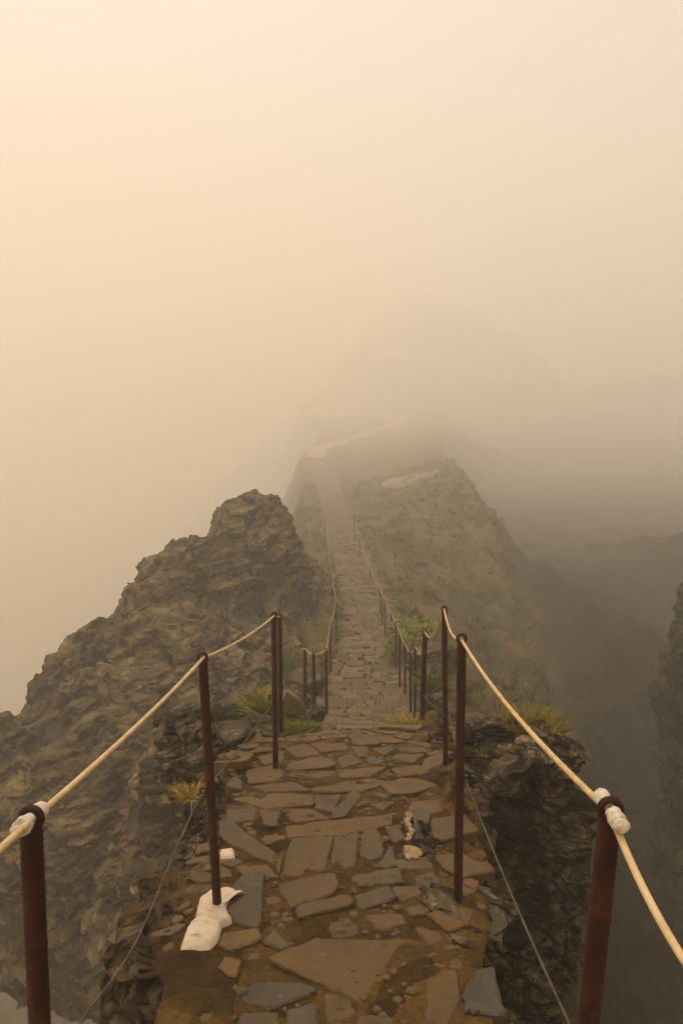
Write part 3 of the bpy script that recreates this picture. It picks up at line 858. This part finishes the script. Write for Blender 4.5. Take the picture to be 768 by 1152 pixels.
# ------------------------------------------------------------------ white paint, small things on the path
def patch(name, label, cat, poly_px, thick, mat, lift=0.012, n_in=5, rough=.006):
    """cement-like skin over the ground: traced outline, own thickness, uneven top"""
    pts = [Vector(on_ground(*p)) for p in poly_px]
    dense = []
    for a, b in zip(pts, pts[1:] + pts[:1]):
        for i in range(5):
            q = a.lerp(b, i / 5); d = b - a
            dense.append(q + Vector((d.y, -d.x)).normalized() * .010 * noise.noise(Vector((q.x * 40, q.y * 40, 0))))
    c = sum(dense, Vector((0, 0))) / len(dense); m = len(dense)
    v, f = [], []
    for r in range(n_in + 1):
        u = 1 - r / (n_in + .5)
        for q in dense:
            w_ = c + (q - c) * u
            edge = -.04 if r == 0 else thick * min(1, r / 1.5)
            v.append((w_.x, w_.y, near_top(w_.x, w_.y) + lift + edge + rough * noise.noise(Vector((w_.x * 25, w_.y * 25, 2))) + rough * .5 * noise.noise(Vector((w_.x * 70, w_.y * 70, 2)))))
    for r in range(n_in):
        for i in range(m):
            a, b = r * m + i, r * m + (i + 1) % m
            f.append((a, b, b + m, a + m))
    f.append(tuple(n_in * m + i for i in range(m)))
    o = link(name, mesh(name, v, f), mat, smooth=True); tag(o, label, cat); return o
patch('painted_footing', 'white painted cement patch around the foot of the leaning post', 'footing',
      [(222, 1013), (240, 999), (258, 996), (280, 1004), (262, 1008), (255, 1024), (263, 1034), (250, 1042), (249, 1054), (236, 1070), (198, 1070), (207, 1046), (218, 1030)], .020, M['white'], rough=.006)
fl2 = Stones(); fl2.add([on_ground(*p) for p in [(248, 960), (263, 956), (264, 968), (248, 972)]], near_top, .07, .03, 1, .012, .004, 3)
o = fl2.build('white_stone', M['white']); tag(o, 'small white painted stone behind the leaning post', 'stone')
def streak(pts, label):
    s_ = Stones(); s_.add([on_ground(*p) for p in pts], near_top, .012, .016, 1, .003, .010, 5)
    o = s_.build('paint_mark', M['cream']); tag(o, label, 'paint mark')
streak([(455, 951), (476, 955), (473, 963), (456, 965), (453, 959)], 'cream paint streak on the near end of the blue grey slate')
streak([(456, 917), (463, 917), (462, 930), (466, 938), (459, 950), (455, 947), (460, 938), (455, 928)], 'cream wavy paint streak along the left edge of the blue grey slate')

# ------------------------------------------------------------------ grass and rocks
def tuft_mesh(name, r_, n, h, spread, lean=(0, 0), width=.0032, droop=.65, zf=None, mat=None, dry=.5):
    v, f, tone = [], [], []
    for i in range(n):
        a = r_.uniform(0, 6.283); rr_ = spread * math.sqrt(r_.random())
        bx, by = rr_ * math.cos(a), rr_ * math.sin(a)
        bz = zf(bx, by) if zf else 0
        d = Vector((math.cos(a) * rr_ / max(spread, .001) * .6 + r_.gauss(0, .24) + lean[0], math.sin(a) * rr_ / max(spread, .001) * .6 + r_.gauss(0, .24) + lean[1], 1)).normalized()
        L = h * r_.uniform(.45, 1.1); side = Vector((-d.y, d.x, 0))
        if side.length < .01: side = Vector((1, 0, 0))
        side.normalize(); side = (Matrix.Rotation(r_.uniform(0, 3.14), 3, d) @ side) * width * r_.uniform(.6, 1.3)
        base = len(v); t_ = min(1, max(0, r_.gauss(dry, .28)))
        hd = Vector((d.x, d.y, 0))
        for k_ in range(4):
            u = k_ / 3
            p = Vector((bx, by, bz - .01)) + d * L * u + hd * L * droop * u * u * .6 - Vector((0, 0, L * droop * .45 * u * u))
            wv = side * (1 - u) ** .7 if k_ < 3 else side * .08
            v.append(p - wv); v.append(p + wv)
        for k_ in range(3):
            q = base + 2 * k_; f.append((q, q + 1, q + 3, q + 2)); tone.append(t_)
    me = mesh(name, v, f); at = me.attributes.new('tone', 'FLOAT', 'FACE'); at.data.foreach_set('value', tone)
    return me
def tuft(name, label, cat, loc, n, h, spread, mat, dry, group=None, seed=1, **kw):
    o = link(name, tuft_mesh(name, random.Random(seed), n, h, spread, dry=dry, **kw), M[mat]); o.location = loc
    tag(o, label, cat, group); return o
tl = P(302, 800, 5.3); tuft('grass_tuft', 'bright yellow green grass clump behind the twin posts on the left', 'grass tuft', tl, 700, .25, .15, 'grass_green', .45, 'grass tufts', 1)
t2 = lambda bx, by: prof(4.95 + by) - prof(4.95)
tuft('grass_patch', 'short green grass patch at the left end of the first step', 'grass', Vector((-.42, 4.92, prof(4.92) - .0)), 1900, .12, .24, 'grass_green', .3, 'grass tufts', 2, zf=lambda bx, by: prof(4.92 + by) - prof(4.92))
tuft('grass_tuft', 'golden grass tuft at the foot of the post right of the steps', 'grass tuft', P(460, 826, 5.2), 700, .20, .12, 'grass_gold', .55, 'grass tufts', 3)
b4 = Vector((1.36, 4.45, prof(4.45) + .12)); tuft('grass_tuft', 'orange green grass cushion on top of the rock buttress on the right', 'grass tuft', b4, 1300, .13, .20, 'grass_gold', .35, 'grass tufts', 4)
tuft('grass_tuft', 'yellow grass hanging on the cliff edge left of the leaning post', 'grass tuft', P(214, 896, 3.15), 130, .13, .04, 'grass_gold', .6, 'grass tufts', 5, droop=.9)
tuft('green_plant', 'small green plant among rubble right of the post with pale cap', 'plant', P(487, 772, 8.7), 260, .34, .17, 'grass_green', .2, None, 6, width=.010)
tuft('moss_cushion', 'dark dry moss cushion on the rocks left of the twin posts', 'moss', Vector((-.95, 5.1, prof(5.1) + .06)), 1400, .11, .27, 'moss', .5, None, 8)

# round shrub beside the steps
def shrub():
    r_ = random.Random(11)
    c = P(470, 722, 14.2); c.z = hill_z(c.x, c.y) + .03
    root = empty('shrub', c); tag(root, 'rounded yellow green shrub right of the steps, beyond the row of posts', 'shrub')
    bm = bmesh.new()
    for i in range(9):
        a = r_.uniform(0, 6.28); e = Vector((math.cos(a) * .45, math.sin(a) * .45, r_.uniform(.3, .6)))
        tube(bm, [Vector((0, 0, -.1)), e * .5 + Vector((0, 0, .06)), e], .012, 5)
    from_bm('stems', bm, M['wood'], root)
    v, f, tone = [], [], []
    for i in range(5200):
        u, t = r_.uniform(-.25, 1), r_.uniform(0, 6.283)
        s_ = math.sqrt(max(0, 1 - u * u)); d = Vector((s_ * math.cos(t), s_ * math.sin(t), u))
        lump = 1 + .28 * noise.noise(d * 3 + Vector((4, 0, 0)))
        p = Vector((d.x * .70, d.y * .80, d.z * .58)) * lump * r_.uniform(.72, 1.03) ** .6
        a = Vector((r_.gauss(0, 1), r_.gauss(0, 1), r_.gauss(0, 1))).normalized(); b = a.cross(d + Vector((.01, 0, 0))).normalized()
        L = r_.uniform(.03, .06); base = len(v)
        v += [p - a * L, p + b * L * .4, p + a * L, p - b * L * .4]; f.append((base, base + 1, base + 2, base + 3))
        tone.append(min(1, max(0, r_.gauss(.42 + .25 * lump - .25, .2))))
    me = mesh('foliage', v, f); at = me.attributes.new('tone', 'FLOAT', 'FACE'); at.data.foreach_set('value', tone)
    link('foliage', me, M['grass_green'], root)
shrub()

# scrub on the hill: uncountable
def scrub():
    r_ = random.Random(5); v, f, tone = [], [], []
    for i in range(2600):                     # grass creeping over the edges of the steps
        y = 5.0 + 28 * r_.random() ** 1.5; sd_ = r_.choice((-1, 1))
        x = cen(y) + sd_ * (interp(HW, y) + r_.gauss(.10, .12)); z = prof(y) + .0
        tn = r_.gauss(.45 + .5 * noise.noise(Vector((x, y, 30))), .15)
        if noise.noise(Vector((y * .9, sd_ * 5, 3))) < -.1: continue
        for k_ in range(7):
            a = r_.uniform(0, 6.28); d = Vector((math.cos(a) * .6, math.sin(a) * .6, 1)).normalized() * r_.uniform(.04, .12)
            b0 = Vector((x + r_.gauss(0, .05), y + r_.gauss(0, .05), z - .02)); s_ = Vector((-math.sin(a), math.cos(a), 0)) * .005
            base = len(v); v += [b0 - s_, b0 + s_, b0 + d * .6 + s_ * .9, b0 + d, b0 + d * .6 - s_ * .9]
            f.append((base, base + 1, base + 2, base + 3, base + 4)); tone.append(min(1, max(0, tn + r_.gauss(0, .12))))
    for i in range(11000):
        y = 5.5 + 75 * r_.random() ** 1.7
        x = r_.uniform(-4, 13) * min(1.3, .35 + y / 30)
        c = cen(y)
        if abs(x - c) < interp(HW, y) + .12: continue
        if noise.noise(Vector((x * .5, y * .5, 12))) < -.05 and r_.random() < .8: continue
        q = P(462, 553, 66)
        if ((x - q.x) / 3.0) ** 2 + ((y - q.y) / 4.8) ** 2 < 1: continue
        if x > sm(HXR, y, .8) + 1.2: continue
        z = hill_z(x, y); h = r_.uniform(.10, .32) * (1 + y / 60) * (1 + .5 * noise.noise(Vector((x * .4, y * .4, 3)))); tn = r_.gauss(.42 + .7 * noise.noise(Vector((x * .6, y * .6, 30))), .12)
        for k_ in range(9):
            a = r_.uniform(0, 6.28); d = Vector((math.cos(a) * .7, math.sin(a) * .7, r_.uniform(.6, 1.2))).normalized() * h * r_.uniform(.6, 1.2)
            b0 = Vector((x + r_.gauss(0, .07), y + r_.gauss(0, .07), z - .02)); s_ = Vector((-math.sin(a), math.cos(a), 0)) * r_.uniform(.008, .02)
            base = len(v); v += [b0 - s_, b0 + s_, b0 + d * .6 + s_ * .9, b0 + d, b0 + d * .6 - s_ * .9]
            f.append((base, base + 1, base + 2, base + 3, base + 4)); tone.append(min(1, max(0, tn + r_.gauss(0, .12))))
    me = mesh('hill_scrub', v, f); at = me.attributes.new('tone', 'FLOAT', 'FACE'); at.data.foreach_set('value', tone)
    o = link('ground_cover', me, M['scrub']); tag(o, 'low heathy scrub and grass covering the hillside', 'scrub', kind='stuff')
scrub()

def boulder(label, loc, size, seed, flat=.7, rot=0.0, mat='rock_block'):
    bm = bmesh.new(); bmesh.ops.create_icosphere(bm, subdivisions=4, radius=1)
    r_ = random.Random(seed)
    planes = [(Vector((r_.gauss(0, 1), r_.gauss(0, 1), r_.gauss(0, .8))).normalized(), r_.uniform(.55, .85)) for _ in range(9)]
    for vv in bm.verts:
        p = vv.co.copy()
        for nn, d in planes:
            e = p.dot(nn) - d
            if e > 0: p -= nn * e * .9
        p *= 1 + .07 * noise.noise(p * 3 + Vector((seed, 0, 0)))
        p += p.normalized() * .03 * noise.noise(p * 9)
        vv.co = Vector((p.x, p.y, p.z * flat)) * size
    o = from_bm('boulder', bm, M[mat], None, False); o.location = loc; o.rotation_euler = (r_.uniform(-.2, .2), r_.uniform(-.2, .2), rot)
    tag(o, label, 'rock', 'loose rocks beside the steps'); return o
for i, (px, py, D, s_, fl_, lab) in enumerate([
    (336, 800, 8.16, 0.2, 1.2, 'dark boulder between two short posts left of the steps'), (356, 806, 7.61, 0.14, 1.0, 'small dark rock at the foot of the rope knot post'),
    (282, 822, 4.95, 0.22, .5, 'flat grey rock left of the twin posts'), (255, 832, 4.6, 0.24, .45, 'flat layered rock on the far left edge of the ridge'),
    (240, 806, 5.33, 0.21, .5, 'pale rock left of the moss cushion'), (500, 792, 7.09, 0.27, .6, 'grey rubble block right of the post with pale cap'),
    (492, 812, 5.93, 0.21, .5, 'flat dark block at right end of the first step'), (486, 745, 10.93, 0.55, .6, 'pale slanted boulder beyond the post with pale cap'),
    (520, 812, 5.2, 0.31, .5, 'layered block right of the tall right post'), (329, 838, 4.6, 0.07, .5, 'small pale stone in front of the green grass patch'),
    (345, 770, 10.93, 0.44, .6, 'grey rock left of the steps behind the short posts'), (330, 788, 8.72, 0.31, .6, 'low grey rock between the twin posts and the steps')]):
    boulder(lab, P(px, py, D), s_, 40 + i, fl_, i * 1.3)
# leaning tan stone behind the twin posts
s3 = bmesh.new()
pf = [(0, 0), (.17, 0), (.14, .10), (.02, .21), (-.01, .12)]
a_ = [s3.verts.new((x, 0, z)) for x, z in pf]; b_ = [s3.verts.new((x + .01, .05, z)) for x, z in pf]
s3.faces.new(a_); s3.faces.new(list(reversed(b_)))
for i in range(5): s3.faces.new((a_[i], b_[i], b_[(i + 1) % 5], a_[(i + 1) % 5]))
bmesh.ops.bevel(s3, geom=s3.edges[:], offset=.008, segments=2, affect='EDGES')
o = from_bm('standing_stone', s3, M['pale'], None, False); o.location = P(319, 803, 5.2); o.rotation_euler = (.15, 0, .3)
tag(o, 'tan pointed slab standing beside the yellow green grass clump', 'stone')

# marker post on the pale terrace
mb = P(479, 563, 64.5); mb.z = min(mb.z, hill_z(mb.x, mb.y))
root = empty('marker_post', mb); tag(root, 'small dark wooden post on the pale patch of the foggy hillside', 'post')
bm = bmesh.new(); bmesh.ops.create_cone(bm, cap_ends=True, segments=10, radius1=.10, radius2=.085, depth=1.5, matrix=Matrix.Translation((0, 0, .60)))
from_bm('shaft', bm, M['wood'], root)
bm = bmesh.new(); bmesh.ops.create_cone(bm, cap_ends=True, segments=10, radius1=.12, radius2=.06, depth=.10, matrix=Matrix.Translation((0, 0, 1.38)))
from_bm('cap', bm, M['wood'], root)

# ------------------------------------------------------------------ the fog
bm = bmesh.new()
H0, H1 = -174, 72
bmesh.ops.create_cube(bm, size=1, matrix=Matrix.Translation((0, 150, (H0 + H1) / 2)) @ Matrix.Diagonal((1040, 1040, H1 - H0, 1)))
hz = from_bm('haze', bm, None, None, False)
hm = bpy.data.materials.new('fog'); hm.use_nodes = True; t = hm.node_tree; t.nodes.clear()
pv = t.nodes.new('ShaderNodeVolumePrincipled'); mo = t.nodes.new('ShaderNodeOutputMaterial')
pv.inputs['Color'].default_value = (.997, .943, .825, 1); pv.inputs['Density'].default_value = .0088; pv.inputs['Anisotropy'].default_value = .28
t.links.new(pv.outputs[0], mo.inputs['Volume'])
hz.data.materials.append(hm)
tag(hz, 'warm drifting mountain fog filling the valleys', 'fog', kind='stuff')
